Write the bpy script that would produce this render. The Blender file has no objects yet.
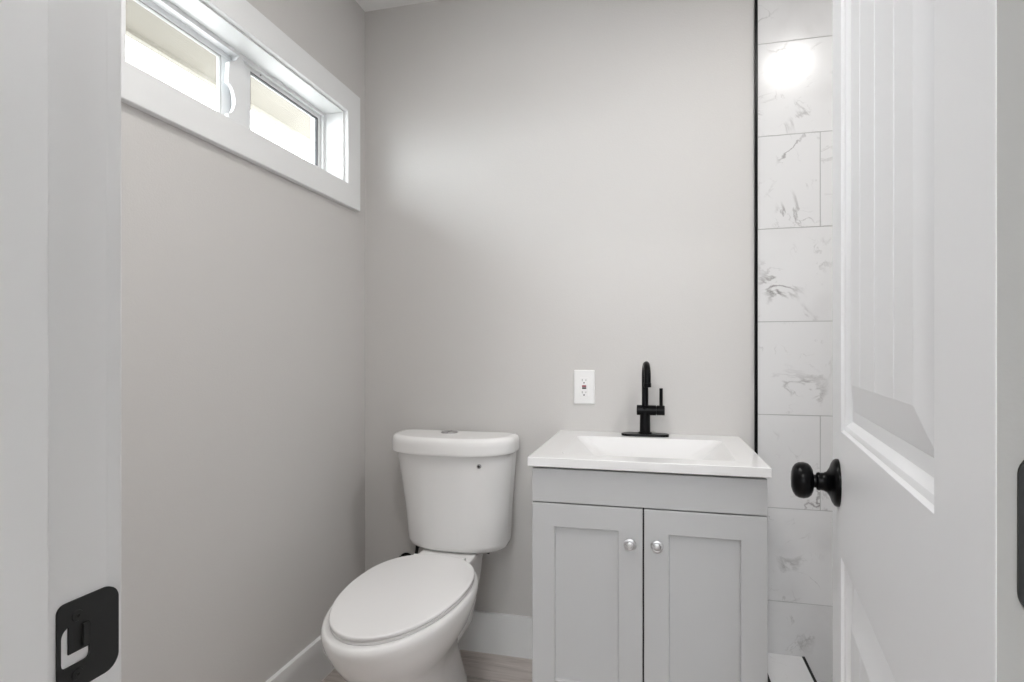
import bpy, bmesh, math, random
from mathutils import Vector, Matrix
S = bpy.context.scene
C = S.collection
R = math.radians
PI = math.pi
random.seed(7)

# ------------------------------------------------------------------ camera
cam_d = bpy.data.cameras.new('camera')
cam = bpy.data.objects.new('camera', cam_d); C.objects.link(cam)
cam_d.sensor_width = 36.0; cam_d.sensor_fit = 'HORIZONTAL'
cam_d.lens = 570.0 / 1024.0 * 36.0
cam_d.shift_y = 11.0 / 1024.0
cam_d.clip_start = 0.02
cam.location = (0, 0, 1.108)
cam.rotation_euler = (R(90), 0, R(14.1))
S.camera = cam

# ------------------------------------------------------------------ world, exposure
w = bpy.data.worlds.new('overcast_sky'); S.world = w; w.use_nodes = True
WORLD_STRENGTH = 12.0
bgn = w.node_tree.nodes['Background']
bgn.inputs['Color'].default_value = (0.93, 0.965, 1.0, 1)
bgn.inputs['Strength'].default_value = WORLD_STRENGTH
S.view_settings.view_transform = 'Standard'
S.view_settings.look = 'None'
S.view_settings.exposure = 0.12
S.view_settings.gamma = 1.0
S.view_settings.use_curve_mapping = False
S.cycles.use_denoising = True
S.cycles.max_bounces = 16
S.cycles.diffuse_bounces = 10
S.cycles.transparent_max_bounces = 16
S.cycles.sample_clamp_indirect = 6.0
BATH_E = 180.0      # emission of the recessed light over the shower
HALL_E = 290.0      # emission of the hall light
VAN_E = 132.0       # emission of the light over the toilet side

# ------------------------------------------------------------------ materials
def new_mat(name):
    m = bpy.data.materials.new(name); m.use_nodes = True
    return m, m.node_tree.nodes, m.node_tree.links, m.node_tree.nodes['Principled BSDF']

def setp(b, color=None, rough=None, metal=None, spec=None, coat=None):
    if color is not None: b.inputs['Base Color'].default_value = (*color, 1)
    if rough is not None: b.inputs['Roughness'].default_value = rough
    if metal is not None: b.inputs['Metallic'].default_value = metal
    if spec is not None: b.inputs['Specular IOR Level'].default_value = spec
    if coat is not None:
        b.inputs['Coat Weight'].default_value = coat
        b.inputs['Coat Roughness'].default_value = 0.08

def noise_bump(N, L, b, scale, strength, dist=0.001, detail=3):
    tc = N.new('ShaderNodeTexCoord'); no = N.new('ShaderNodeTexNoise')
    no.inputs['Scale'].default_value = scale; no.inputs['Detail'].default_value = detail
    bp = N.new('ShaderNodeBump'); bp.inputs['Strength'].default_value = strength
    bp.inputs['Distance'].default_value = dist
    L.new(tc.outputs['Object'], no.inputs['Vector']); L.new(no.outputs['Fac'], bp.inputs['Height'])
    L.new(bp.outputs['Normal'], b.inputs['Normal'])
    return tc, no

def paint(name, color, rough, scale=60, bump=0.1, vary=0.02, dist=0.001, spec=0.5):
    m, N, L, b = new_mat(name)
    setp(b, color, rough, spec=spec)
    tc, no = noise_bump(N, L, b, scale, bump, dist)
    n2 = N.new('ShaderNodeTexNoise'); n2.inputs['Scale'].default_value = 2.3
    L.new(tc.outputs['Object'], n2.inputs['Vector'])
    mx = N.new('ShaderNodeMix'); mx.data_type = 'RGBA'
    mx.inputs[6].default_value = (*[c * (1 - vary) for c in color], 1)
    mx.inputs[7].default_value = (*[min(1, c * (1 + vary)) for c in color], 1)
    L.new(n2.outputs['Fac'], mx.inputs[0]); L.new(mx.outputs[2], b.inputs['Base Color'])
    return m

M = {}
M['wall'] = paint('greige_wall_paint', (0.60, 0.588, 0.576), 0.62, 260, 0.35, 0.015, 0.0012, 0.35)
M['ceiling'] = paint('white_ceiling_paint', (0.84, 0.84, 0.835), 0.8, 200, 0.3, 0.01)
M['trim'] = paint('white_trim_paint', (0.80, 0.81, 0.815), 0.32, 40, 0.06, 0.01, spec=0.4)
M['door'] = paint('white_door_paint', (0.81, 0.825, 0.85), 0.36, 35, 0.08, 0.01, spec=0.4)
M['primed'] = paint('dull_primed_edge', (0.33, 0.33, 0.32), 0.75, 90, 0.4, 0.12)
M['vinyl'] = paint('white_window_vinyl', (0.80, 0.81, 0.82), 0.28, 20, 0.02, 0.01)
M['porcelain'] = paint('white_porcelain', (0.88, 0.88, 0.878), 0.12, 8, 0.01, 0.005)
M['seat'] = paint('white_seat_plastic', (0.87, 0.868, 0.872), 0.22, 10, 0.01, 0.005)
M['cabinet'] = paint('pale_grey_cabinet_paint', (0.485, 0.49, 0.495), 0.45, 60, 0.05, 0.015, spec=0.35)
M['cultured'] = paint('white_cultured_marble', (0.79, 0.79, 0.795), 0.14, 6, 0.01, 0.006)
M['black'] = paint('matte_black_metal', (0.0025, 0.0025, 0.003), 0.28, 60, 0.03, 0.05, spec=0.14)
M['blackdull'] = paint('dull_black_metal', (0.014, 0.015, 0.015), 0.5, 60, 0.08, 0.05, spec=0.35)
M['gap'] = paint('dark_gap_shade', (0.03, 0.03, 0.032), 0.8, 40, 0.05, 0.05)  # near-black that paints shade in the cabinet gaps, also the button split
M['plastic'] = paint('white_outlet_plastic', (0.80, 0.80, 0.80), 0.3, 30, 0.02, 0.01)
M['socket'] = paint('dark_socket_slot', (0.05, 0.05, 0.05), 0.6, 30, 0.02, 0.01)
M['redbutton'] = paint('red_button_plastic', (0.28, 0.04, 0.06), 0.4, 30, 0.02, 0.02)
M['rubber'] = paint('dark_glazing_gasket', (0.06, 0.06, 0.065), 0.6, 30, 0.02, 0.02)
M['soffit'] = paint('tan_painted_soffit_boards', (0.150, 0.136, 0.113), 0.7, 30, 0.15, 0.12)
M['fascia'] = paint('pale_fascia_paint', (0.20, 0.185, 0.155), 0.6, 30, 0.1, 0.03)
M['stucco'] = paint('outdoor_stucco', (0.62, 0.60, 0.56), 0.9, 120, 0.5, 0.05)
M['concrete'] = paint('outdoor_concrete', (0.30, 0.29, 0.28), 0.9, 40, 0.3, 0.15)
M['pan'] = paint('white_shower_pan', (0.7, 0.7, 0.7), 0.3, 30, 0.05, 0.01)
M['grout'] = paint('light_grey_grout', (0.42, 0.42, 0.42), 0.9, 200, 0.2, 0.05)

def metal(name, color, rough):
    m, N, L, b = new_mat(name); setp(b, color, rough, 1.0); noise_bump(N, L, b, 90, 0.05, 0.0005)
    return m
M['nickel'] = metal('brushed_nickel', (0.62, 0.62, 0.63), 0.38)
M['chrome'] = metal('satin_chrome', (0.55, 0.55, 0.56), 0.25)

def glass():
    m = bpy.data.materials.new('clear_window_glass'); m.use_nodes = True
    N = m.node_tree.nodes; L = m.node_tree.links; N.clear()
    o = N.new('ShaderNodeOutputMaterial'); mx = N.new('ShaderNodeMixShader')
    t = N.new('ShaderNodeBsdfTransparent'); g = N.new('ShaderNodeBsdfGlossy'); f = N.new('ShaderNodeMath'); f.operation = 'MULTIPLY_ADD'
    lw = N.new('ShaderNodeLayerWeight'); lw.inputs['Blend'].default_value = 0.5
    pw = N.new('ShaderNodeMath'); pw.operation = 'POWER'; pw.inputs[1].default_value = 5.0
    L.new(lw.outputs['Facing'], pw.inputs[0]); L.new(pw.outputs[0], f.inputs[0])
    t.inputs['Color'].default_value = (0.96, 0.975, 0.97, 1); g.inputs['Roughness'].default_value = 0.02
    f.inputs[1].default_value = 0.6; f.inputs[2].default_value = 0.03
    L.new(f.outputs[0], mx.inputs[0]); L.new(t.outputs[0], mx.inputs[1]); L.new(g.outputs[0], mx.inputs[2])
    L.new(mx.outputs[0], o.inputs['Surface'])
    return m
M['glass'] = glass()

def lamp_mat(name, color, e):
    m, N, L, b = new_mat(name); setp(b, (0.9, 0.9, 0.9), 0.5)
    b.inputs['Emission Color'].default_value = (*color, 1); b.inputs['Emission Strength'].default_value = e
    return m

def marble(name, base=(0.69, 0.69, 0.695), rough=0.21, shift=0.0, island=True, density=1.0):
    m, N, L, b = new_mat(name)
    tc = N.new('ShaderNodeTexCoord'); geo = N.new('ShaderNodeNewGeometry')
    add = N.new('ShaderNodeVectorMath'); add.operation = 'ADD'
    mul = N.new('ShaderNodeVectorMath'); mul.operation = 'SCALE'
    com = N.new('ShaderNodeCombineXYZ')
    for i in range(3):
        mm = N.new('ShaderNodeMath'); mm.operation = 'MULTIPLY'; mm.inputs[1].default_value = (37.0, 91.0, 53.0)[i]
        if island: L.new(geo.outputs['Random Per Island'], mm.inputs[0])
        else: mm.inputs[0].default_value = 0.3
        L.new(mm.outputs[0], com.inputs[i])
    L.new(com.outputs[0], mul.inputs[0]); mul.inputs[3].default_value = 1.0
    off = N.new('ShaderNodeVectorMath'); off.operation = 'ADD'; off.inputs[1].default_value = (shift, shift * 1.7, shift * 0.6)
    L.new(tc.outputs['Object'], add.inputs[0]); L.new(mul.outputs[0], add.inputs[1]); L.new(add.outputs[0], off.inputs[0])
    def vein(scale, width, warp, seed):
        # thin bands where a warped noise crosses its middle value
        o2 = N.new('ShaderNodeVectorMath'); o2.operation = 'ADD'; o2.inputs[1].default_value = (seed, -seed, seed * 2)
        L.new(off.outputs[0], o2.inputs[0])
        n = N.new('ShaderNodeTexNoise'); n.inputs['Scale'].default_value = scale; n.inputs['Detail'].default_value = 7
        n.inputs['Roughness'].default_value = 0.55; n.inputs['Distortion'].default_value = warp
        L.new(o2.outputs[0], n.inputs['Vector'])
        s = N.new('ShaderNodeMath'); s.operation = 'SUBTRACT'; s.inputs[1].default_value = 0.5
        a = N.new('ShaderNodeMath'); a.operation = 'ABSOLUTE'
        r = N.new('ShaderNodeMapRange'); r.inputs['From Min'].default_value = 0; r.inputs['From Max'].default_value = width
        r.inputs['To Min'].default_value = 1; r.inputs['To Max'].default_value = 0
        L.new(n.outputs['Fac'], s.inputs[0]); L.new(s.outputs[0], a.inputs[0]); L.new(a.outputs[0], r.inputs['Value'])
        k = N.new('ShaderNodeTexNoise'); k.inputs['Scale'].default_value = scale * 1.6; k.inputs['Detail'].default_value = 2
        L.new(off.outputs[0], k.inputs['Vector'])
        kr = N.new('ShaderNodeMapRange'); kr.inputs['From Min'].default_value = 0.52; kr.inputs['From Max'].default_value = 0.74
        L.new(k.outputs['Fac'], kr.inputs['Value'])
        p = N.new('ShaderNodeMath'); p.operation = 'MULTIPLY'
        L.new(r.outputs[0], p.inputs[0]); L.new(kr.outputs[0], p.inputs[1])
        return p
    v1 = vein(4.5, 0.022, 0.9, 3.1); v2 = vein(9.0, 0.012, 0.6, 11.7); v3 = vein(2.2, 0.13, 0.4, 23.9)
    def mixc(a_sock, fac, col, amount):
        q = N.new('ShaderNodeMath'); q.operation = 'MULTIPLY'; q.inputs[1].default_value = amount * density
        L.new(fac.outputs[0], q.inputs[0])
        mx = N.new('ShaderNodeMix'); mx.data_type = 'RGBA'; mx.inputs[7].default_value = (*col, 1)
        if a_sock is None: mx.inputs[6].default_value = (*base, 1)
        else: L.new(a_sock, mx.inputs[6])
        L.new(q.outputs[0], mx.inputs[0]); return mx.outputs[2]
    c = mixc(None, v3, (0.50, 0.49, 0.49), 0.45)
    c = mixc(c, v2, (0.30, 0.29, 0.29), 0.6)
    c = mixc(c, v1, (0.22, 0.21, 0.21), 0.85)
    b.inputs['Specular IOR Level'].default_value = 0.3; L.new(c, b.inputs['Base Color']); b.inputs['Roughness'].default_value = rough
    n = N.new('ShaderNodeTexNoise'); n.inputs['Scale'].default_value = 320; bp = N.new('ShaderNodeBump')
    bp.inputs['Strength'].default_value = 0.25; bp.inputs['Distance'].default_value = 0.0004
    L.new(tc.outputs['Object'], n.inputs['Vector']); L.new(n.outputs['Fac'], bp.inputs['Height']); L.new(bp.outputs['Normal'], b.inputs['Normal'])
    return m
M['marble'] = marble('white_veined_marble_tile', density=1.15)
M['marble_top'] = marble('white_marble_curb_top', (0.74, 0.74, 0.745), 0.2, 5.0, False, 0.6)

def plank_mat():
    m, N, L, b = new_mat('greyed_wood_look_planks')
    tc = N.new('ShaderNodeTexCoord'); geo = N.new('ShaderNodeNewGeometry')
    mp = N.new('ShaderNodeMapping'); mp.inputs['Scale'].default_value = (2.2, 26.0, 1.0)
    com = N.new('ShaderNodeCombineXYZ'); mm = N.new('ShaderNodeMath'); mm.operation = 'MULTIPLY'; mm.inputs[1].default_value = 60
    L.new(geo.outputs['Random Per Island'], mm.inputs[0]); L.new(mm.outputs[0], com.inputs[0]); L.new(mm.outputs[0], com.inputs[2])
    ad = N.new('ShaderNodeVectorMath'); L.new(tc.outputs['Object'], mp.inputs['Vector'])
    L.new(mp.outputs[0], ad.inputs[0]); L.new(com.outputs[0], ad.inputs[1])
    n = N.new('ShaderNodeTexNoise'); n.inputs['Scale'].default_value = 1.6; n.inputs['Detail'].default_value = 8
    n.inputs['Roughness'].default_value = 0.65; n.inputs['Distortion'].default_value = 0.6
    L.new(ad.outputs[0], n.inputs['Vector'])
    cr = N.new('ShaderNodeValToRGB'); e = cr.color_ramp.elements
    e[0].position = 0.28; e[0].color = (0.32, 0.28, 0.255, 1); e[1].position = 0.72; e[1].color = (0.66, 0.61, 0.58, 1)
    k = cr.color_ramp.elements.new(0.5); k.color = (0.53, 0.48, 0.45, 1)
    L.new(n.outputs['Fac'], cr.inputs['Fac'])
    hv = N.new('ShaderNodeHueSaturation'); r = N.new('ShaderNodeMapRange')
    r.inputs['To Min'].default_value = 0.9; r.inputs['To Max'].default_value = 1.12
    L.new(geo.outputs['Random Per Island'], r.inputs['Value']); L.new(r.outputs[0], hv.inputs['Value'])
    L.new(cr.outputs[0], hv.inputs['Color']); L.new(hv.outputs[0], b.inputs['Base Color'])
    b.inputs['Roughness'].default_value = 0.4
    bp = N.new('ShaderNodeBump'); bp.inputs['Strength'].default_value = 0.2; bp.inputs['Distance'].default_value = 0.001
    L.new(n.outputs['Fac'], bp.inputs['Height']); L.new(bp.outputs['Normal'], b.inputs['Normal'])
    return m
M['plank'] = plank_mat()

# ------------------------------------------------------------------ mesh helpers
def bx(bm, x0, x1, y0, y1, z0, z1, bev=0.0, seg=2, mat=0):
    g = bmesh.ops.create_cube(bm, size=1.0)
    vs = g['verts']
    for v in vs:
        v.co = Vector(((x0 + x1) / 2 + v.co.x * (x1 - x0), (y0 + y1) / 2 + v.co.y * (y1 - y0), (z0 + z1) / 2 + v.co.z * (z1 - z0)))
    fs = {f for v in vs for f in v.link_faces}
    for f in fs: f.material_index = mat
    if bev > 0:
        es = {e for v in vs for e in v.link_edges}
        r = bmesh.ops.bevel(bm, geom=list(es), offset=bev, segments=seg, profile=0.5, affect='EDGES')
        for f in r['faces']: f.material_index = mat
    return bm

def loft(bm, rings, cap0=True, cap1=True, closed=True):
    prev = None; first = None
    for ring in rings:
        vs = [bm.verts.new(p) for p in ring]
        if prev:
            n = len(vs)
            for i in range(n if closed else n - 1):
                j = (i + 1) % n
                bm.faces.new((prev[i], prev[j], vs[j], vs[i]))
        else: first = vs
        prev = vs
    if cap0: bm.faces.new(list(reversed(first)))
    if cap1: bm.faces.new(prev)
    return bm

def frame_axes(axis):
    a = Vector(axis).normalized()
    u = a.orthogonal().normalized(); v = a.cross(u)
    return a, u, v

def lathe(bm, origin, axis, prof, seg=32, cap0=True, cap1=True):
    a, u, v = frame_axes(axis); o = Vector(origin)
    rings = []
    for r, h in prof:
        r = max(r, 1e-5)
        rings.append([o + a * h + (u * math.cos(t) + v * math.sin(t)) * r for t in [2 * PI * i / seg for i in range(seg)]])
    return loft(bm, rings, cap0, cap1)

def cyl(bm, p0, p1, r, seg=24, bev=0.0):
    p0 = Vector(p0); p1 = Vector(p1); h = (p1 - p0).length
    pr = [(r, 0), (r, h)] if bev <= 0 else [(r - bev, 0), (r - bev * .3, bev * .3), (r, bev), (r, h - bev), (r - bev * .3, h - bev * .3), (r - bev, h)]
    return lathe(bm, p0, p1 - p0, pr, seg)

def tube(bm, pts, rad, seg=16):
    pts = [Vector(p) for p in pts]; rings = []; ref = None
    for i, p in enumerate(pts):
        t = (pts[min(i + 1, len(pts) - 1)] - pts[max(i - 1, 0)]).normalized()
        if ref is None: ref = t.orthogonal().normalized()
        ref = (ref - t * ref.dot(t)).normalized(); b2 = t.cross(ref)
        r = rad[i] if isinstance(rad, (list, tuple)) else rad
        rings.append([p + (ref * math.cos(a) + b2 * math.sin(a)) * r for a in [2 * PI * k / seg for k in range(seg)]])
    return loft(bm, rings)

def rrect(w, h, r, n=6):
    """rounded rectangle outline in 2-D, r is one radius or four (tr, tl, bl, br)"""
    rs = r if isinstance(r, (list, tuple)) else (r,) * 4
    out = []
    for (sx, sy, a0, rr) in ((1, 1, 0, rs[0]), (-1, 1, 90, rs[1]), (-1, -1, 180, rs[2]), (1, -1, 270, rs[3])):
        cx = sx * (w / 2 - rr); cy = sy * (h / 2 - rr)
        for i in range(n + 1):
            a = R(a0 + 90 * i / n); out.append((cx + rr * math.cos(a), cy + rr * math.sin(a)))
    return out

def obj(name, bm, mats, parent=None, local=False, angle=35, kind=None):
    bmesh.ops.recalc_face_normals(bm, faces=bm.faces[:])
    if parent is not None and not local:
        bm.transform(wmat(parent).inverted())
    me = bpy.data.meshes.new(name); bm.to_mesh(me); bm.free()
    for m in (mats if isinstance(mats, (list, tuple)) else [mats]): me.materials.append(m)
    for p in me.polygons: p.use_smooth = True
    me.set_sharp_from_angle(angle=R(angle))
    o = bpy.data.objects.new(name, me); C.objects.link(o)
    wn = o.modifiers.new('weighted_normal', 'WEIGHTED_NORMAL'); wn.weight = 100; wn.keep_sharp = True
    if parent is not None: o.parent = parent
    if kind: o['kind'] = kind
    return o

def wmat(o):
    m = Matrix.LocRotScale(o.location, o.rotation_euler, o.scale)
    return wmat(o.parent) @ m if o.parent else m

def BM(): return bmesh.new()

def empty(name, loc, rz=0, label=None, cat=None, group=None, kind=None):
    o = bpy.data.objects.new(name, None); C.objects.link(o); o.empty_display_size = 0.05
    o.location = loc; o.rotation_euler = (0, 0, rz)
    if label: o['label'] = label; o['category'] = cat
    if group: o['group'] = group
    if kind: o['kind'] = kind
    return o

def tag(o, label, cat, group=None):
    o['label'] = label; o['category'] = cat
    if group: o['group'] = group
    return o

def struct(name, bm, m, label, cat, **k):
    o = obj(name, bm, m, kind='structure', **k)
    o['label'] = label; o['category'] = cat
    return o

# ------------------------------------------------------------------ room dimensions
XL = -1.102; XR = 1.25; YB = 2.025; H = 2.44
YF0, YF1 = 0.245, 0.345          # wall with the doorway
HX0, HX1, HY = -1.35, 1.35, -2.3 # hall behind the camera
JL = -0.405; JR = 0.207; DH = 2.05
WY0, WY1, WZ0, WZ1 = 0.970, 1.869, 1.724, 1.988   # window opening
TX = 0.3266                      # where the tile starts

def plane_tiles(bm, x0, x1, y0, y1, pw, pl, gap, z0, z1):
    r = 0; y = y1
    while y > y0:
        ya = max(y - pw, y0); off = (r * 0.37 % 1.0) * pl
        x = x0 - off
        while x < x1:
            a = max(x, x0); b = min(x + pl, x1)
            if b - a > 0.02 and y - ya > 0.02:
                bx(bm, a + gap / 2, b - gap / 2, ya + gap / 2, y - gap / 2, z0, z1, 0.0012, 1)
            x += pl
        y -= pw; r += 1

# floor: grout bed, planks in the bathroom and the hall
bm = BM(); bx(bm, -1.6, 1.6, HY - 0.1, YB + 0.2, -0.12, -0.002, mat=1)
plane_tiles(bm, XL - 0.02, 0.345, YF1 - 0.1, YB + 0.02, 0.195, 0.92, 0.004, -0.010, 0.0)
plane_tiles(bm, HX0 - 0.02, HX1 + 0.02, HY - 0.02, YF1 - 0.1, 0.195, 0.92, 0.004, -0.010, 0.0)
struct('floor', bm, [M['plank'], M['grout']], 'greyed wood-look plank floor under the toilet', 'floor')
bm = BM(); bx(bm, -1.6, 1.6, HY - 0.1, YB + 0.2, H, H + 0.12)
struct('ceiling', bm, M['ceiling'], 'flat white ceiling above the corner', 'ceiling')

# left wall with the window opening
bm = BM(); x0, x1 = XL - 0.13, XL
bx(bm, x0, x1, YF0, WY0, 0, H); bx(bm, x0, x1, WY1, YB + 0.15, 0, H)
bx(bm, x0, x1, WY0, WY1, 0, WZ0); bx(bm, x0, x1, WY0, WY1, WZ1, H)
struct('wall_left', bm, M['wall'], 'greige wall under and around the high window', 'wall')
bm = BM(); bx(bm, XL - 0.0005, 1.40, YB, YB + 0.15, 0, H)
struct('wall_back', bm, M['wall'], 'greige wall behind the toilet and the vanity', 'wall')
bm = BM(); bx(bm, XR + 0.012, XR + 0.15, YF1, YB, 0, H)
struct('wall_right', bm, M['wall'], 'wall of the shower behind the open door', 'wall')
# front wall with the doorway (camera looks through it)
bm = BM()
bx(bm, HX0 - 0.12, JL - 0.02, YF0, YF1, 0, H); bx(bm, JR + 0.02, HX1 + 0.12, YF0, YF1, 0, H)
bx(bm, JL - 0.02, JR + 0.02, YF0, YF1, DH + 0.02, H)
struct('wall_front', bm, M['wall'], 'wall around the doorway', 'wall')
bm = BM()
bx(bm, HX0 - 0.12, HX0, HY, YF0, 0, H); bx(bm, HX1, HX1 + 0.12, HY, YF0, 0, H); 
for a_, b_, c_, d_ in ((HX0 - 0.12, -0.55, 0, H), (0.35, HX1 + 0.12, 0, H), (-0.55, 0.35, 0, 0.95), (-0.55, 0.35, 1.9, H)): bx(bm, a_, b_, HY - 0.12, HY, c_, d_)  # opening in this unseen back wall is added to let in fill daylight
struct('wall_hall', bm, M['wall'], 'walls of the hall outside the doorway', 'wall')

# ------------------------------------------------------------------ shower tile, joints as measured
def tile_wall(bm, horiz, u0, u1, plane, thick, sgn, joint0, z_lo):
    """tiles 0.61 x 0.304 in one third bond on an x- or y-plane"""
    k = -1
    while True:
        z0 = 0.295 + 0.304 * k; z1 = z0 + 0.304
        if z0 >= H: break
        a = max(z0, z_lo); b = min(z1, H)
        if b - a > 0.01:
            j = joint0 + 0.2033 * ((k - 1) % 3)
            x = j - 0.61 * math.ceil((j - u0) / 0.61)
            while x < u1:
                p = max(x, u0); q = min(x + 0.61, u1)
                if q - p > 0.01:
                    g = 0.0011
                    lo, hi = (plane, plane + thick * sgn) if sgn > 0 else (plane - thick, plane)
                    if horiz: bx(bm, p + g, q - g, lo, hi, a + g, b - g, 0.0009, 2)
                    else: bx(bm, lo, hi, p + g, q - g, a + g, b - g, 0.0009, 2)
                x += 0.61
        k += 1
bm = BM()
tile_wall(bm, True, TX, XR, YB, 0.010, -1, 0.514, 0.05)
bx(bm, TX, XR, YB - 0.0085, YB + 0.001, 0.05, H, mat=1)
tile_wall(bm, False, YF1, YB - 0.010, XR + 0.012, 0.010, -1, 0.9, 0.05)
bx(bm, XR + 0.0035, XR + 0.013, YF1, YB, 0.05, H, mat=1)
tile_wall(bm, True, 0.47, XR, YF1, 0.010, 1, 0.514, 0.05)
bx(bm, 0.47, XR, YF1 - 0.001, YF1 + 0.0085, 0.05, H, mat=1)
struct('wall_shower', bm, [M['marble'], M['grout']], 'white marble tile surround of the shower with grey veins', 'tiled wall')
# black metal edge strip
bm = BM(); bx(bm, TX - 0.0085, TX, YB - 0.0125, YB, 0.12, H, 0.001, 1)
struct('trim_1', bm, M['black'], 'black metal edge strip between greige paint and marble tile', 'edge trim')
bm = BM(); bx(bm, 0.467, XR, YF1, YB, 0.0, 0.05, 0.004)
struct('floor_shower', bm, M['pan'], 'white shower floor beyond the marble curb', 'shower floor')
# curb
curb = empty('shower_curb', (0.396, 1.18, 0), 0, 'low marble shower curb with black edges beside the grey vanity', 'shower curb')
bm = BM(); bx(bm, 0.3366, 0.4586, YF1 + 0.0005, YB - 0.0105, 0.0, 0.112, 0.002)
obj('curb_body', bm, M['marble'], curb)
bm = BM(); bx(bm, 0.3350, 0.4600, YF1 + 0.0005, YB - 0.0105, 0.112, 0.124, 0.0015)
obj('curb_top', bm, M['marble_top'], curb)
for xa in (0.3266, 0.4602):
    bm = BM(); bx(bm, xa, xa + 0.0082, YF1 + 0.0005, YB - 0.0105, 0.108, 0.1252, 0.001, 1)
    obj('edge_strip', bm, M['black'], curb)

# ------------------------------------------------------------------ baseboards
def base_profile(bm, p0, p1, nrm, h=0.147, t=0.014):
    p0 = Vector((*p0, 0)); p1 = Vector((*p1, 0)); n = Vector((*nrm, 0))
    prof = [(0, 0), (t, 0), (t, h - 0.004), (t - 0.0012, h - 0.0012), (t - 0.004, h), (0, h)]
    loft(bm, [[p + n * a + Vector((0, 0, b)) for a, b in prof] for p in (p0, p1)])
bm = BM(); base_profile(bm, (XL, YF1), (XL, YB), (1, 0))
struct('baseboard_left', bm, M['trim'], 'white baseboard under the window wall', 'baseboard')
bm = BM(); base_profile(bm, (XL + 0.014, YB), (TX - 0.0085, YB), (0, -1))
struct('baseboard_back', bm, M['trim'], 'white baseboard behind the toilet', 'baseboard')
bm = BM(); base_profile(bm, (XL + 0.014, YF1), (JL - 0.085, YF1), (0, 1))
struct('baseboard_front', bm, M['trim'], 'white baseboard beside the doorway', 'baseboard')

# ------------------------------------------------------------------ window
def ring_box(bm, x0, x1, y0, y1, z0, z1, wd, bev=0.0015, mat=0, wb=None):
    """mitred rectangular ring in the yz-plane, depth x0..x1, made by sweeping a section"""
    wb = wd if wb is None else wb
    o = [(y0, z0), (y1, z0), (y1, z1), (y0, z1)]
    i = [(y0 + wd, z0 + wb), (y1 - wd, z0 + wb), (y1 - wd, z1 - wb), (y0 + wd, z1 - wb)]
    k = bev
    def mix(a, b, d):
        out = []
        for (ay, az), (by, bz) in zip(a, b):
            out.append((ay + math.copysign(d, by - ay), az + math.copysign(d, bz - az)))
        return out
    secs = [(mix(o, i, k), x1), (o, x1 - k), (o, x0), (i, x0), (i, x1 - k), (mix(i, o, k), x1)]
    rings = [[Vector((x, y, z)) for (y, z) in loop] for loop, x in secs]
    vs = [[bm.verts.new(p) for p in r] for r in rings]
    for a in range(len(vs)):
        b = (a + 1) % len(vs)
        for c in range(4):
            d = (c + 1) % 4
            f = bm.faces.new((vs[a][c], vs[a][d], vs[b][d], vs[b][c])); f.material_index = mat
win = empty('window_1', (XL, 1.42, WZ0), kind='structure', label='high white sliding window with two panes above the toilet', cat='window')
bm = BM(); ring_box(bm, XL + 0.0002, XL + 0.018, WY0 - 0.088, WY1 + 0.088, WZ0 - 0.083, WZ1 + 0.083, 0.088, 0.002, wb=0.083)
obj('casing', bm, M['trim'], win)
bm = BM(); ring_box(bm, XL - 0.078, XL + 0.001, WY0 - 0.0, WY1 + 0.0, WZ0 - 0.0, WZ1 + 0.0, 0.006, 0.0005)
obj('jamb_liner', bm, M['trim'], win)
bm = BM()
ring_box(bm, XL - 0.128, XL - 0.078, WY0, WY1, WZ0, WZ1, 0.014, 0.002)
ring_box(bm, XL - 0.084, XL - 0.074, WY0 + 0.005, WY1 - 0.005, WZ0 + 0.005, WZ1 - 0.005, 0.013, 0.001)
obj('outer_frame', bm, M['vinyl'], win)
# sliding sash (right) sits inward, fixed sash (left) outward
def sash(name, x0, x1, y0, y1, z0, z1, wd, wleft, wright, gm):
    bm = BM(); ring_box(bm, x0, x1, y0, y1, z0, z1, wd, 0.002)
    if wleft > wd: bx(bm, x0, x1 - 0.001, y0 + wd - 0.001, y0 + wleft, z0 + 0.001, z1 - 0.001, 0.001)
    if wright > wd: bx(bm, x0, x1 - 0.001, y1 - wright, y1 - wd + 0.001, z0 + 0.001, z1 - 0.001, 0.001)
    s = obj(name, bm, M['vinyl'], win)
    xm = (x0 + x1) / 2; gy0 = y0 + wleft; gy1 = y1 - wright; gz0 = z0 + wd; gz1 = z1 - wd
    bm = BM(); ring_box(bm, xm - 0.004, xm + 0.006, gy0 - 0.001, gy1 + 0.001, gz0 - 0.001, gz1 + 0.001, 0.004, 0.0005)
    obj('gasket', bm, gm, s)
    bm = BM(); bx(bm, xm - 0.002, xm + 0.002, gy0 - 0.001, gy1 + 0.001, gz0 - 0.001, gz1 + 0.001)
    obj('pane', bm, M['glass'], s)
    return s
s1 = sash('sliding_sash', XL - 0.102, XL - 0.085, 1.420, 1.856, WZ0 + 0.012, WZ1 - 0.012, 0.018, 0.060, 0.018, M['rubber'])
s2 = sash('fixed_sash', XL - 0.124, XL - 0.105, 0.983, 1.452, WZ0 + 0.012, WZ1 - 0.012, 0.016, 0.016, 0.066, M['grout'])
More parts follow.
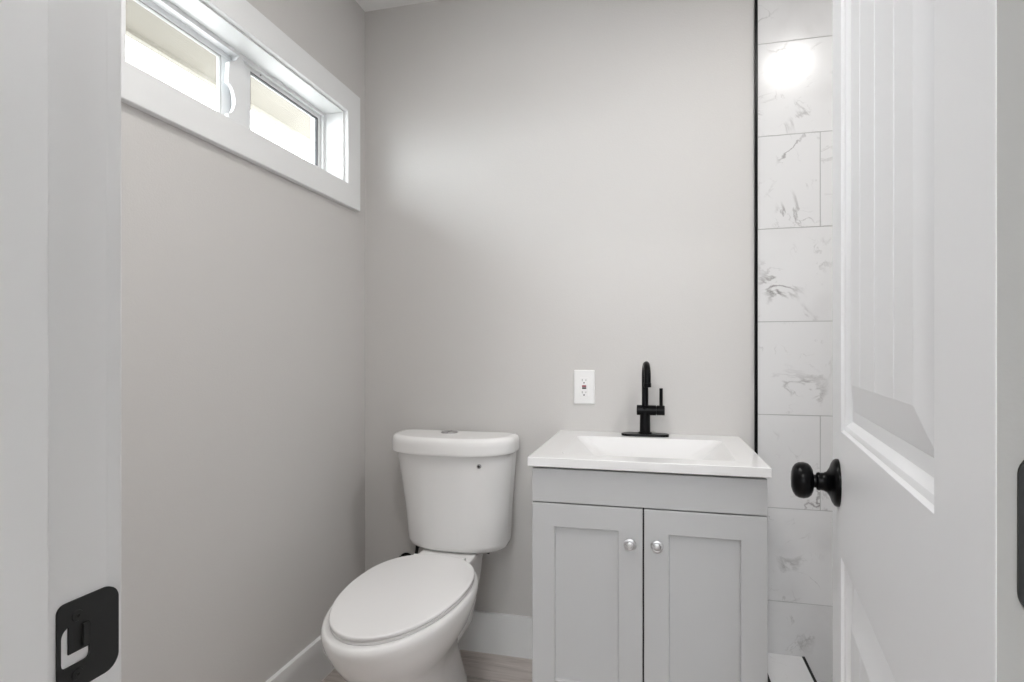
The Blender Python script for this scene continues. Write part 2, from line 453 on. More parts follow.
# pull latch with a D-shaped opening on the meeting stile
bm = BM()
x_in = XL - 0.082
zt, zb = WZ1 - 0.016, WZ0 + 0.016
ol = [(1.446, zb + 0.03), (1.446, zt - 0.05), (1.440, zt - 0.044), (1.440, zt - 0.012), (1.428, zt), (1.416, zt), (1.412, zt - 0.010), (1.404, zt - 0.022), (1.388, zt - 0.030), (1.376, zt - 0.040), (1.372, 1.886), (1.372, 1.876)]
for k in range(13):
    t = PI / 2 - PI * k / 12
    ol.append((1.374 + 0.026 * math.cos(t), 1.830 + 0.043 * math.sin(t)))
ol += [(1.372, 1.784), (1.374, 1.776), (1.390, 1.764), (1.404, zb + 0.010), (1.412, zb), (1.430, zb), (1.440, zb + 0.008), (1.440, zb + 0.024)]
loft(bm, [[Vector((x_in + d_, y, z)) for y, z in ol] for d_ in (-0.0025, 0.010)])
bmesh.ops.bevel(bm, geom=[e_ for e_ in bm.edges if all(abs(v.co.x - x_in - 0.010) < 1e-6 for v in e_.verts)], offset=0.0015, segments=2, affect='EDGES')
lt = obj('pull_latch', bm, M['vinyl'], s1)
bm = BM(); cyl(bm, (x_in, 1.445, WZ1 - 0.026), (x_in + 0.002, 1.445, WZ1 - 0.026), 0.003, 12)
cyl(bm, (x_in, 1.52, WZ1 - 0.024), (x_in + 0.002, 1.52, WZ1 - 0.024), 0.002, 12)
obj('screw', bm, M['rubber'], s1)

# ------------------------------------------------------------------ outside: eave and ground
eave = empty('eave', (-1.5, 1.4, 2.2), kind='structure', label='tan roof eave seen through the window', cat='eave')
bm = BM()
loft(bm, [[Vector((-1.232, y, 2.345)), Vector((-1.745, y, 2.215)), Vector((-1.745, y, 2.40)), Vector((-1.232, y, 2.53))] for y in (-3.0, 5.0)])
obj('soffit', bm, M['soffit'], eave)
bm = BM(); bx(bm, -1.775, -1.745, -3.0, 5.0, 2.200, 2.42, 0.002)
obj('fascia', bm, M['fascia'], eave)
bm = BM(); bx(bm, -16, XL - 0.13, -14, 16, -0.30, -0.15)
struct('ground', bm, M['concrete'], 'ground outside the window', 'ground')

# ------------------------------------------------------------------ door frame (trim_2) and strike plate
fr = empty('trim_2', (JL, 0.29, 0), kind='structure', label='white door frame with a black strike plate', cat='door frame')
bm = BM()
bx(bm, JL - 0.019, JL, YF0 - 0.002, YF1 + 0.002, 0, DH, 0.0015)
bx(bm, JL - 0.001, JL + 0.010, 0.262, 0.297, 0, DH, 0.0025)
obj('jamb', bm, M['trim'], fr)
bm = BM()
bx(bm, JR, JR + 0.019, YF0 - 0.002, YF1 + 0.002, 0, DH, 0.0015)
bx(bm, JR - 0.010, JR + 0.001, 0.262, 0.297, 0, DH - 0.02, 0.0025)
obj('jamb', bm, M['trim'], fr)
bm = BM()
bx(bm, JL - 0.019, JR + 0.019, YF0 - 0.002, YF1 + 0.002, DH, DH + 0.019, 0.0015)
bx(bm, JL, JR, 0.262, 0.297, DH - 0.010, DH + 0.001, 0.0025)
obj('head_jamb', bm, M['trim'], fr)
for y0, y1, hall in ((YF1 + 0.0002, YF1 + 0.019, False), (YF0 - 0.016, YF0 - 0.0002, True)):
    for (a, b, c, d) in ((JL - 0.080, JL - 0.005, 0, DH + 0.07), (JR + 0.005, JR + 0.080, 0, DH + 0.07), (JL - 0.005, JR + 0.005, DH + 0.005, DH + 0.07)):
        bm = BM(); bx(bm, a, b, y0, y1, c, d, 0.003, 2); obj('casing', bm, M['trim'], fr)
# strike plate on the left jamb: outline in (y, z)
sy0, sy1, sz0, sz1 = 0.3075, 0.3535, 0.8655, 0.9300
bm = BM()
oc = ((sy0 + sy1) / 2, (sz0 + sz1) / 2)
outl = []
for (y, z) in rrect(sy1 - sy0, sz1 - sz0, (0.010, 0.006, 0.006, 0.010), 7):
    outl.append((oc[0] + y, oc[1] + z))
# D-curved lip: push the right side outwards a little around the middle
outl = [(y + (0.003 * math.cos((z - oc[1]) / 0.029 * PI / 2) if y > sy1 - 0.012 else 0), z) for y, z in outl]
hc = (0.3205, 0.8985)
hole = [(hc[0] + y, hc[1] + z) for y, z in rrect(0.021, 0.029, (0.004, 0.007, 0.004, 0.004), 7)]
def lipx(y): return 0.0 if y < 0.349 else -((y - 0.349) ** 2) * 12.0
T = 0.0018
rings = [[Vector((JL + 0.0001 + lipx(y), y, z)) for y, z in outl],
         [Vector((JL + T + lipx(y), y, z)) for y, z in outl],
         [Vector((JL + T, y, z)) for y, z in hole],
         [Vector((JL + 0.0001, y, z)) for y, z in hole]]
loft(bm, rings + [rings[0]], False, False)
bmesh.ops.remove_doubles(bm, verts=bm.verts[:], dist=1e-6)
sp = obj('strike_plate', bm, M['blackdull'], fr)
sp['label'] = 'black strike plate with latch hole'
bm = BM()
bx(bm, JL + 0.0001, JL + 0.0014, 0.3155, 0.3310, 0.8925, 0.9130, 0.0004)
bx(bm, JL + 0.0012, JL + 0.0034, 0.3250, 0.3300, 0.8945, 0.9110, 0.0010)
obj('latch_tab', bm, M['blackdull'], sp)
for z in (0.8765, 0.9185):
    bm = BM(); lathe(bm, (JL + T, 0.3215, z), (1, 0, 0), [(0.0042, 0), (0.0038, 0.0006), (0.0012, 0.0008), (0.0008, 0.0002)], 20)
    obj('screw', bm, M['blackdull'], sp)

# ------------------------------------------------------------------ door (hinged right, open inwards)
DW, DT, DHt = 0.609, 0.035, 2.03
hx, hy = 0.16145, 0.3277           # corner of hinge edge and visible face
# local frame: +Y runs from hinge to latch edge, -X faces the viewer
door = empty('door_1', (hx, hy, 0.012), -R(8.7), label='white two-panel door standing open at the right', cat='door', kind='structure')
bm = BM()
ST = 0.102; u0, u1 = ST, 0.523
pz = [(0.205, 0.823), (0.990, 1.905)]
def quad(bm, a, b, c, d, mat=0):
    f = bm.faces.new([bm.verts.new(p) for p in (a, b, c, d)]); f.material_index = mat
e = 0.0003
for xs in (0.0, DT):
    uu = [e, u0, u1, DW - e]; zz = [e, pz[0][0], pz[0][1], pz[1][0], pz[1][1], DHt - e]
    gv = [[bm.verts.new((xs, u, z)) for z in zz] for u in uu]
    for i in range(3):
        for k in range(5):
            if i == 1 and k in (1, 3): continue      # the panel openings
            bm.faces.new((gv[i][k], gv[i + 1][k], gv[i + 1][k + 1], gv[i][k + 1]))
# edges with a tiny bevel
def rect_ring(x, m):
    us = [m, u0, u1, DW - m]; zs = [m, pz[0][0], pz[0][1], pz[1][0], pz[1][1], DHt - m]
    return [Vector((x, u, m)) for u in us] + [Vector((x, DW - m, z)) for z in zs[1:-1]] + [Vector((x, u, DHt - m)) for u in reversed(us)] + [Vector((x, m, z)) for z in reversed(zs[1:-1])]
loft(bm, [rect_ring(0, e), rect_ring(e, 0), rect_ring(DT - e, 0), rect_ring(DT, e)], False, False)
bm.faces.ensure_lookup_table()
for f in bm.faces:
    c = f.calc_center_median(); n = f.normal
    if c.y < 0.0001: f.material_index = 1
bmesh.ops.remove_doubles(bm, verts=bm.verts[:], dist=1e-5)
obj('slab', bm, [M['door'], M['primed']], door, True)
# panels: concentric profile (inset, depth)
PROF = [(0, 0), (0.0025, 0.0035), (0.005, 0.004), (0.008, 0.0050), (0.012, 0.0085), (0.015, 0.0115), (0.019, 0.0120), (0.029, 0.0120), (0.0305, 0.0112), (0.046, 0.0070), (0.064, 0.0030), (0.0655, 0.0025)]
for (za, zb) in pz:
    bm = BM()
    for xs, sg in ((0.0, 1), (DT, -1)):
        rr = []
        for ins, dp in PROF:
            x = xs + sg * dp
            rr.append([Vector((x, u0 + ins, za + ins)), Vector((x, u1 - ins, za + ins)), Vector((x, u1 - ins, zb - ins)), Vector((x, u0 + ins, zb - ins))])
        loft(bm, rr, False, False)
        # vertical V grooves across the raised field
        uu2 = [u0 + PROF[-1][0]]; gs = []
        for gk in range(5):
            g = 0.147 + 0.0833 * gk
            if u0 + 0.072 < g < u1 - 0.072: gs.append(g)
        sect = [(u0 + PROF[-1][0], 0.0)]
        for g in gs: sect += [(g - 0.0028, 0.0), (g, 0.0015), (g + 0.0028, 0.0)]
        sect.append((u1 - PROF[-1][0], 0.0))
        zl, zh = za + PROF[-1][0], zb - PROF[-1][0]; xb = xs + sg * PROF[-1][1]
        row = [[bm.verts.new((xb + sg * d_, u, z)) for u, d_ in sect] for z in (zl, zh)]
        for q in range(len(sect) - 1): bm.faces.new((row[0][q], row[0][q + 1], row[1][q + 1], row[1][q]))
    bmesh.ops.remove_doubles(bm, verts=bm.verts[:], dist=1e-6)
    obj('panel', bm, M['door'], door, True, angle=12)
# knobs
def knob(side):
    xo = 0.0 if side < 0 else DT
    bm = BM()
    lathe(bm, (xo, DW - 0.060, 0.916), (side, 0, 0),
          [(0.0325, 0.0), (0.0325, 0.003), (0.031, 0.0055), (0.027, 0.008), (0.020, 0.0105), (0.0145, 0.014), (0.0125, 0.018), (0.0120, 0.022),
           (0.0128, 0.024), (0.0118, 0.0265), (0.0090, 0.0275), (0.0088, 0.0305)], 40, True, True)
    k = obj('door_knob', bm, M['black'], door, True, angle=50)
    bm = BM()
    lathe(bm, (xo, DW - 0.060, 0.916), (side, 0, 0),
          [(0.009, 0.0300), (0.0150, 0.0310), (0.0205, 0.0335), (0.0240, 0.0375), (0.0252, 0.0430), (0.0246, 0.0490), (0.0220, 0.0535), (0.0175, 0.0565), (0.0110, 0.0585), (0.004, 0.0590)], 40)
    obj('grip', bm, M['black'], k, True, angle=60)
knob(-1); knob(1)
bm = BM()
for p in ((0,),):
    o2 = [Vector((DT / 2 + a, DW + 0.0006, 0.916 + b)) for a, b in rrect(0.025, 0.057, 0.0125, 6)]
    o1 = [v - Vector((0, 0.001, 0)) for v in o2]
    loft(bm, [o1, o2])
bx(bm, DT / 2 - 0.006, DT / 2 + 0.006, DW, DW + 0.010, 0.906, 0.926, 0.003)
obj('latch', bm, M['blackdull'], door, True)
# hinges on the hinge edge
for z in (0.22, 1.0085, 1.80):
    bm = BM()
    hh = 0.0790; x_in = 0.0082
    wL = DT + 0.004 - x_in
    ol = [(x_in + wL / 2 + a, z + b) for a, b in rrect(wL, hh, (0.002, 0.011, 0.011, 0.002), 7)]
    loft(bm, [[Vector((a, 0.0002, b)) for a, b in ol], [Vector((a, -0.0020, b)) for a, b in ol]])
    hg = obj('hinge', bm, M['blackdull'], door, True)
    bm = BM()
    cyl(bm, (DT + 0.005, -0.003, z - hh / 2), (DT + 0.005, -0.003, z + hh / 2), 0.005, 20, 0.001)
    obj('hinge_pin', bm, M['blackdull'], hg, True)
    bm = BM()
    for a, b in ((0.014, 0.026), (0.022, 0.0), (0.014, -0.026)):
        lathe(bm, (x_in + a - 0.002, -0.0020, z + b), (0, -1, 0), [(0.0036, 0), (0.0032, 0.0006), (0.001, 0.0007)], 16)
    obj('screw', bm, M['blackdull'], hg, True)

# ------------------------------------------------------------------ toilet
TXc = -0.692
toilet = empty('toilet', (TXc, 1.62, 0), 0, 'white two-piece toilet with the lid down between window wall and vanity', 'toilet')
def dring(cx, w, yb, yf, z, n=44, bow=2.6, rb=0.03, wf=1.0):
    """tank plan: squared back with small corners, bowed front (front is -y)"""
    pts = []
    ym = yb - (yb - yf) * 0.42
    for k in range(n // 2 + 1):                     # front half, right to left
        t = PI * k / (n // 2)
        c, s = math.cos(t), math.sin(t)
        x = math.copysign(abs(c) ** (2 / bow), c) * w
        y = ym - abs(s) ** (2 / 1.9) * (ym - yf)
        pts.append((cx + x, y))
    for k in range(6):
        a = PI - (PI / 2) * k / 5
        pts.append((cx - w + rb + rb * math.cos(a), yb - rb + rb * math.sin(a)))
    for k in range(6):
        a = PI / 2 - (PI / 2) * k / 5
        pts.append((cx + w - rb + rb * math.cos(a), yb - rb + rb * math.sin(a)))
    return [Vector((x, y, z)) for x, y in pts]
YT = 2.005
bm = BM(); rings = []
for z, w, yf, sh in ((0.4175, 0.150, 1.868, 0.03), (0.420, 0.168, 1.848, 0.015), (0.430, 0.179, 1.834, 0.006), (0.446, 0.1845, 1.828, 0.001), (0.55, 0.191, 1.822, 0), (0.65, 0.202, 1.815, 0), (0.74, 0.2115, 1.802, 0), (0.764, 0.2135, 1.800, 0)):
    rings.append(dring(TXc - 0.001 + 0.010 * (0.764 - z) / 0.34, w, YT - sh, yf, z))
loft(bm, rings); tank = obj('tank', bm, M['porcelain'], toilet, angle=50)
bm = BM(); lathe(bm, (-0.570, 1.816, 0.7260), (0, -1, 0), [(0.0075, -0.004), (0.0075, 0.0012), (0.0065, 0.0018)], 24)
cp = obj('lever_hole_cap', bm, M['chrome'], tank); 
bm = BM(); lathe(bm, (-0.570, 1.8148, 0.7260), (0, -1, 0), [(0.004, -0.002), (0.004, 0.0012), (0.0034, 0.0016)], 16)
obj('cap_hole', bm, M['socket'], cp)
bm = BM(); rings = []
for z, g in ((0.7585, -0.004), (0.759, 0.002), (0.762, 0.0045), (0.769, 0.005), (0.792, 0.005), (0.804, 0.0035), (0.812, -0.001), (0.8165, -0.009), (0.818, -0.022)):
    rings.append(dring(TXc - 0.0045, 0.222 + g, YT + 0.002 + min(g, 0), 1.787 - g, z))
loft(bm, rings); lid = obj('tank_lid', bm, M['porcelain'], toilet, angle=50)
bm = BM(); lathe(bm, (-0.718, 1.935, 0.8175), (0, 0, 1), [(0.031, 0), (0.031, 0.002), (0.0295, 0.0035), (0.0285, 0.003), (0.0275, 0.0045), (0.01, 0.005)], 36)
fb = obj('flush_button', bm, M['chrome'], lid)
bm = BM(); bx(bm, -0.7185, -0.7175, 1.908, 1.962, 0.8215, 0.8229); obj('button_split', bm, M['gap'], fb)

def ering(cx, cy, a, lf, lb, z, n=64, pf=2.0, pb=2.3):
    out = []
    for k in range(n):
        t = 2 * PI * k / n; c, s = math.cos(t), math.sin(t)
        p = pf if c < 0 else pb
        x = cx + a * math.copysign(abs(s) ** (2 / p), s)
        y = cy + (lf if c < 0 else lb) * math.copysign(abs(c) ** (2 / p), c)
        out.append(Vector((x, y, z)))
    return out
BOWL = [  # z, cy, a, lf, lb
    (0.000, 1.60, 0.112, 0.20, 0.27), (0.006, 1.60, 0.116, 0.205, 0.275), (0.030, 1.60, 0.113, 0.20, 0.275), (0.060, 1.60, 0.098, 0.175, 0.27),
    (0.110, 1.59, 0.086, 0.150, 0.27), (0.160, 1.575, 0.086, 0.150, 0.265), (0.205, 1.56, 0.098, 0.195, 0.26),
    (0.255, 1.55, 0.120, 0.245, 0.26), (0.305, 1.545, 0.152, 0.306, 0.257), (0.345, 1.54, 0.168, 0.332, 0.257), (0.380, 1.54, 0.182, 0.352, 0.257), (0.402, 1.54, 0.186, 0.358, 0.255), (0.414, 1.54, 0.184, 0.354, 0.252), (0.4205, 1.54, 0.176, 0.345, 0.245)]
bm = BM(); loft(bm, [ering(TXc, cy, a, lf, lb, z) for z, cy, a, lf, lb in BOWL])
# deck that carries the tank, joined into the bowl
DECK = [(0.16, 0.066, 1.70, 1.93), (0.26, 0.076, 1.66, 1.975), (0.33, 0.086, 1.62, 1.985), (0.37, 0.090, 1.62, 1.985), (0.400, 0.096, 1.68, 1.985), (0.412, 0.098, 1.70, 1.985), (0.4172, 0.095, 1.706, 1.98)]
rs = []
for z, w_, y0, y1 in DECK:
    rs.append([Vector((TXc + 0.002 + a, (y0 + y1) / 2 + b, z)) for a, b in rrect(2 * w_, y1 - y0, min(0.045, w_ * .4), 6)])
loft(bm, rs)
obj('bowl', bm, M['porcelain'], toilet, angle=60)
def seat_rings(bm, prof, cy, a, lf, lb):
    loft(bm, [ering(TXc + 0.0065, cy, a + g, lf + g, lb + g, z, 96, 2.0, 2.34) for z, g in prof])
bm = BM(); seat_rings(bm, [(0.4200, -0.008), (0.4205, -0.003), (0.4225, -0.001), (0.4275, -0.001), (0.4292, -0.003), (0.4297, -0.008)], 1.5285, 0.1702, 0.3265, 0.233)
obj('seat', bm, M['seat'], toilet, angle=60)
bm = BM(); seat_rings(bm, [(0.4304, -0.006), (0.4308, -0.001), (0.4320, 0.0005), (0.4370, 0.0015), (0.4395, 0.0008), (0.4410, -0.001), (0.4418, -0.005), (0.4422, -0.06), (0.4424, -0.12)], 1.5285, 0.1702, 0.3265, 0.233)
obj('seat_lid', bm, M['seat'], toilet, angle=60)
for sx in (-1, 1):
    bm = BM(); lathe(bm, (TXc + sx * 0.070 - 0.02, 1.768, 0.425), (1, 0, 0), [(0.008, 0), (0.009, 0.002), (0.009, 0.038), (0.010, 0.040)], 20)
    bx(bm, TXc + sx * 0.070 - 0.018, TXc + sx * 0.070 + 0.018, 1.762, 1.780, 0.402, 0.428, 0.003)
    obj('seat_hinge', bm, M['seat'], toilet)
for sx in (-1, 1):
    bm = BM(); lathe(bm, (TXc + sx * 0.116, 1.70, 0.02), (0, 0, 1), [(0.013, 0), (0.013, 0.008), (0.009, 0.016), (0.003, 0.019)], 20)
    obj('bolt_cap', bm, M['seat'], toilet)
# tank coupling bolts, dark nut under the tank at right
for sx in (-1, 1):
    bm = BM(); cyl(bm, (TXc + sx * 0.135, 1.90, 0.412), (TXc + sx * 0.104, 1.90, 0.4185), 0.006, 8, 0.001)
    obj('tank_bolt', bm, M['blackdull'], toilet)

# supply valve on the back wall left of the bowl
sv = empty('supply_valve', (-0.925, YB, 0.30), 0, 'black water supply valve on the wall behind the toilet', 'valve')
bm = BM(); lathe(bm, (-0.925, YB - 0.0002, 0.308), (0, -1, 0), [(0.030, 0), (0.030, 0.003), (0.022, 0.008), (0.009, 0.010), (0.008, 0.045)], 28)
obj('escutcheon', bm, M['black'], sv)
bm = BM(); cyl(bm, (-0.925, YB - 0.060, 0.294), (-0.925, YB - 0.060, 0.338), 0.012, 20, 0.002)
lathe(bm, (-0.925, YB - 0.045, 0.308), (0, -1, 0), [(0.013, 0), (0.013, 0.030), (0.008, 0.033), (0.006, 0.045)], 20)
obj('valve_body', bm, M['black'], sv)
bm = BM(); rings = []
for h, s in ((0.042, 0.85), (0.045, 1.0), (0.057, 1.0), (0.060, 0.85)):
    rings.append([Vector((-0.925 + 0.022 * s * math.cos(t), YB - 0.045 - h + 0.0, 0.308 + 0.013 * s * math.sin(t))) for t in [2 * PI * i / 24 for i in range(24)]])
loft(bm, rings); obj('valve_handle', bm, M['black'], sv)
bm = BM(); pts = []
P0, P1, P2, P3 = Vector((-0.925, YB - 0.060, 0.338)), Vector((-0.925, YB - 0.060, 0.352)), Vector((-0.845, YB - 0.070, 0.30)), Vector((-0.845, YB - 0.085, 0.4175))
for i in range(17):
    t = i / 16; pts.append(P0 * (1 - t) ** 3 + P1 * 3 * t * (1 - t) ** 2 + P2 * 3 * t * t * (1 - t) + P3 * t ** 3)
tube(bm, pts, 0.006, 12); obj('supply_hose', bm, M['blackdull'], sv)

# ------------------------------------------------------------------ vanity cabinet
VX0, VX1 = -0.322, 0.267; VY0, VY1 = 1.505, 2.010; VT = 0.8005
van = empty('vanity_cabinet', (-0.029, 1.76, 0), 0, 'pale grey two-door vanity cabinet between the toilet and the shower curb', 'cabinet')
bm = BM(); t = 0.016
bx(bm, VX0, VX0 + t, VY0 + 0.019, VY1, 0, VT - 0.002, 0.001); bx(bm, VX1 - t, VX1, VY0 + 0.019, VY1, 0, VT - 0.002, 0.001)
bx(bm, VX0 + t, VX1 - t, VY1 - 0.008, VY1, 0.10, VT - 0.002); bx(bm, VX0 + t, VX1 - t, VY0 + 0.03, VY1 - 0.01, 0.10, 0.116)
bx(bm, VX0 + t, VX1 - t, VY0 + 0.06, VY0 + 0.075, 0.0, 0.10)
bx(bm, VX0 + 0.001, VX1 - 0.001, VY0 + 0.019, VY0 + 0.036, 0.10, 0.168, 0.001)
obj('body', bm, M['cabinet'], van)
bm = BM()
bx(bm, VX0 + 0.003, VX1 - 0.003, VY0 + 0.0195, VY0 + 0.030, 0.69, VT - 0.003)
bx(bm, VX0 + t, VX1 - t, VY0 + 0.022, VY0 + 0.028, 0.16, 0.69)
obj('recess_shade', bm, M['gap'], van)  # dark sheets behind the fronts, painted as the shade in the gaps
bm = BM(); bx(bm, VX0, VX1, VY0, VY0 + 0.018, 0.7065, 0.7955, 0.0015)
obj('drawer_front', bm, M['cabinet'], van)
def cab_door(x0, x1, kx):
    bm = BM(); z0, z1 = 0.170, 0.7030; sw = 0.0605; y0, y1 = VY0, VY0 + 0.018
    o = lambda m, y: [Vector((x0 + m, y, z0 + m)), Vector((x1 - m, y, z0 + m)), Vector((x1 - m, y, z1 - m)), Vector((x0 + m, y, z1 - m))]
    rings = [o(0.0, y1), o(0.0, y0 + 0.0015), o(0.0015, y0), o(sw, y0), o(sw + 0.0012, y0 + 0.0012), o(sw + 0.0025, y0 + 0.0075), o(sw + 0.004, y0 + 0.008)]
    loft(bm, rings, True, True)
    d = obj('door', bm, M['cabinet'], van, angle=25)
    kz = 0.616
    bm = BM(); lathe(bm, (kx, y0, kz), (0, -1, 0), [(0.0095, 0), (0.0095, 0.002), (0.0055, 0.004), (0.0055, 0.012), (0.0100, 0.0145), (0.0150, 0.0180), (0.0158, 0.0215), (0.0150, 0.0240), (0.0115, 0.0250), (0.0100, 0.0240), (0.0088, 0.0240), (0.0075, 0.0262), (0.003, 0.0275)], 32)
    obj('knob', bm, M['nickel'], d, angle=25)
cab_door(VX0, -0.0315, -0.0625)
cab_door(-0.0275, VX1, 0.0045)

# ------------------------------------------------------------------ vanity top with basin
CX0, CX1, CY0, CY1, CZ0, CZ1 = -0.332, 0.274, 1.491, 2.0245, 0.8015, 0.8270
sink = None
bm = BM()
def rr3(x0, x1, y0, y1, r, z, n=6):
    return [Vector(((x0 + x1) / 2 + a, (y0 + y1) / 2 + b, z)) for a, b in rrect(x1 - x0, y1 - y0, r, n)]
BX0, BX1, BY0, BY1 = -0.255, 0.205, 1.560, 1.915
rings = [rr3(CX0 + .004, CX1 - .004, CY0 + .004, CY1, 0.001, CZ0),
         rr3(CX0, CX1, CY0, CY1, 0.002, CZ0 + 0.002), rr3(CX0, CX1, CY0, CY1, 0.002, CZ1 - 0.003),
         rr3(CX0 + .0009, CX1 - .0009, CY0 + .0009, CY1, 0.002, CZ1 - 0.0009), rr3(CX0 + .003, CX1 - .003, CY0 + .003, CY1, 0.002, CZ1),
         rr3(BX0, BX1, BY0, BY1, 0.03, CZ1), rr3(BX0 + .002, BX1 - .002, BY0 + .002, BY1 - .002, 0.03, CZ1 - 0.0007),
         rr3(BX0 + .005, BX1 - .005, BY0 + .005, BY1 - .005, 0.03, CZ1 - 0.004),
         rr3(BX0 + .045, BX1 - .045, BY0 + .03, BY1 - .03, 0.04, CZ1 - 0.034), rr3(BX0 + .080, BX1 - .080, BY0 + .055, BY1 - .055, 0.05, CZ1 - 0.058),
         rr3(BX0 + .10, BX1 - .10, BY0 + .08, BY1 - .08, 0.05, CZ1 - 0.066), rr3(BX0 + .20, BX1 - .20, BY0 + .15, BY1 - .15, 0.02, CZ1 - 0.070)]
loft(bm, rings, False, True)
# underside of the basin shell
rings = [rr3(CX0 + .004, CX1 - .004, CY0 + .004, CY1, 0.001, CZ0), rr3(BX0 - .008, BX1 + .008, BY0 - .008, BY1 + .008, 0.03, CZ0),
         rr3(BX0 + .070, BX1 - .070, BY0 + .045, BY1 - .045, 0.05, CZ1 - 0.074), rr3(BX0 + .19, BX1 - .19, BY0 + .14, BY1 - .14, 0.02, CZ1 - 0.080)]
loft(bm, rings, False, True)
bmesh.ops.remove_doubles(bm, verts=bm.verts[:], dist=1e-6)
sink = obj('vanity_sink_top', bm, M['cultured'], None, angle=30)
tag(sink, 'white rectangular sink top lying on the pale grey cabinet', 'sink')
bm = BM(); lathe(bm, (-0.025, 1.7375, CZ1 - 0.0695), (0, 0, 1), [(0.022, 0), (0.022, 0.002), (0.018, 0.003), (0.016, 0.001), (0.004, 0.0015)], 28)
obj('drain', bm, M['black'], sink)

# ------------------------------------------------------------------ faucet
FX, FY, FZ = -0.033, 1.965, CZ1
fa = empty('faucet', (FX, FY, FZ), 0, 'matte black single-handle faucet with tall curved spout on the white sink top', 'faucet')
bm = BM(); loft(bm, [[Vector((FX + a * s, FY + b * s, FZ + z)) for a, b in rrect(0.156, 0.052, 0.0255, 10)] for z, s in ((0.0002, 1.0), (0.006, 1.0), (0.0075, 0.985), (0.008, 0.96))])
obj('base_plate', bm, M['black'], fa)
bm = BM()
lathe(bm, (FX, FY, FZ + 0.008), (0, 0, 1), [(0.0225, 0), (0.0225, 0.004), (0.0175, 0.006), (0.0168, 0.060), (0.0172, 0.088)], 32)
cyl(bm, (FX - 0.027, FY, FZ + 0.086), (FX + 0.036, FY, FZ + 0.086), 0.0172, 32, 0.0015)
obj('body', bm, M['black'], fa)
bm = BM()
cyl(bm, (FX + 0.0375, FY, FZ + 0.086), (FX + 0.0640, FY, FZ + 0.086), 0.0165, 32, 0.0015)
cyl(bm, (FX + 0.0350, FY, FZ + 0.086), (FX + 0.0385, FY, FZ + 0.086), 0.0140, 24)
cyl(bm, (FX + 0.0520, FY, FZ + 0.095), (FX + 0.0520, FY, FZ + 0.160), 0.0057, 20, 0.0012)
obj('handle', bm, M['black'], fa)
bm = BM(); pts = [Vector((FX, FY, FZ + 0.10)), Vector((FX, FY, FZ + 0.15)), Vector((FX, FY, FZ + 0.195))]
rad_ = 0.045; dirv = Vector((0.10, -0.995, 0)).normalized()
for i in range(1, 17):
    a = PI * i / 16
    pts.append(Vector((FX, FY, FZ + 0.195)) + dirv * (rad_ * (1 - math.cos(a))) + Vector((0, 0, rad_ * math.sin(a))))
last = pts[-1]; pts.append(last - Vector((0, 0, 0.012))); pts.append(last - Vector((0, 0, 0.025)))
tube(bm, pts, [0.0108] * (len(pts)), 24)
spt = obj('spout', bm, M['black'], fa, angle=50)
bm = BM(); cyl(bm, last - Vector((0, 0, 0.027)), last - Vector((0, 0, 0.013)), 0.0120, 24, 0.001)
obj('aerator', bm, M['black'], spt)

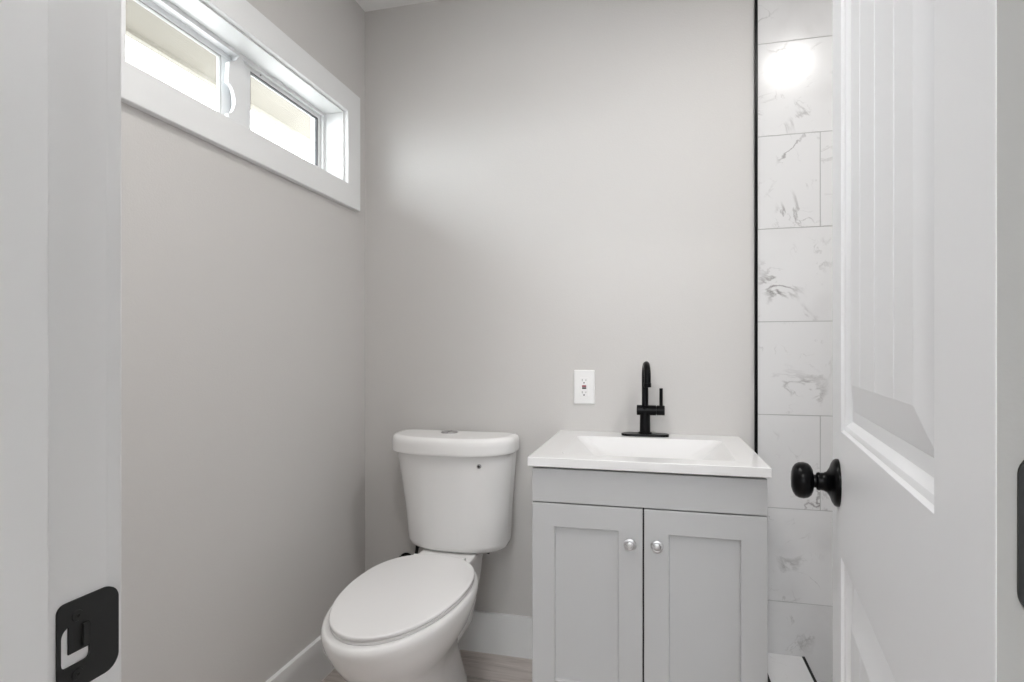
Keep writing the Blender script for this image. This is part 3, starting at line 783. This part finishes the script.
# ------------------------------------------------------------------ outlet
OX, OZ = -0.2436, 0.984
out_ = empty('wall_outlet', (OX, YB, OZ), 0, 'white rectangular wall outlet with red test button above the sink top', 'outlet')
bm = BM(); loft(bm, [[Vector((OX + a, YB - y, OZ + b)) for a, b in rrect(0.0735 - m, 0.1205 - m, 0.003, 5)] for y, m in ((0.0002, 0), (0.004, 0), (0.0058, 0.003), (0.0064, 0.008))])
obj('cover_plate', bm, M['plastic'], out_)
bm = BM(); loft(bm, [[Vector((OX + a, YB - y, OZ + b)) for a, b in rrect(0.0345 - m, 0.0680 - m, 0.002, 4)] for y, m in ((0.0060, 0), (0.0061, 0))])
obj('seam', bm, M['grout'], out_)
bm = BM(); loft(bm, [[Vector((OX + a, YB - y, OZ + b)) for a, b in rrect(0.0325 - m, 0.0660 - m, 0.002, 4)] for y, m in ((0.0060, 0), (0.0078, 0), (0.0083, 0.0015))])
rc = obj('receptacle', bm, M['plastic'], out_)
for s in (-1, 1):
    bm = BM(); zc2 = OZ + s * 0.0215
    bx(bm, OX - 0.0075, OX - 0.0060, YB - 0.0086, YB - 0.0070, zc2 - 0.001, zc2 + 0.007)
    bx(bm, OX + 0.0055, OX + 0.0070, YB - 0.0086, YB - 0.0070, zc2 - 0.000, zc2 + 0.006)
    cyl(bm, (OX - 0.0005, YB - 0.0070, zc2 - 0.0065), (OX - 0.0005, YB - 0.0086, zc2 - 0.0065), 0.0026, 14)
    obj('socket_slot', bm, M['socket'], rc)
bm = BM(); bx(bm, OX - 0.0075, OX + 0.0075, YB - 0.0095, YB - 0.0075, OZ + 0.0005, OZ + 0.0065, 0.0006)
obj('reset_button', bm, M['redbutton'], rc)
bm = BM(); bx(bm, OX - 0.0075, OX + 0.0075, YB - 0.0095, YB - 0.0075, OZ - 0.0065, OZ - 0.0008, 0.0006)
obj('test_button', bm, M['socket'], rc)

# ------------------------------------------------------------------ recessed ceiling lights
def ceiling_light(x, y, e, col, label):
    L_ = empty('ceiling_light', (x, y, H), 0, label, 'ceiling light')
    bm = BM(); lathe(bm, (x, y, H - 0.0002), (0, 0, -1), [(0.092, 0), (0.092, 0.003), (0.086, 0.008), (0.078, 0.009), (0.075, 0.006)], 40, True, False)
    obj('rim', bm, M['ceiling'], L_)
    bm = BM(); lathe(bm, (x, y, H - 0.003), (0, 0, -1), [(0.0755, 0), (0.0750, 0.0035), (0.05, 0.0045)], 40)
    obj('diffuser', bm, lamp_mat('lit_diffuser', col, e), L_)
ceiling_light(0.594, 1.17, BATH_E, (1.0, 0.98, 0.955), 'recessed ceiling light over the shower')
ceiling_light(-0.26, -1.0, HALL_E, (1.0, 0.98, 0.955), 'recessed ceiling light in the hall')
ceiling_light(-0.40, 0.75, VAN_E, (1.0, 0.98, 0.955), 'recessed ceiling light in the middle of the bathroom')
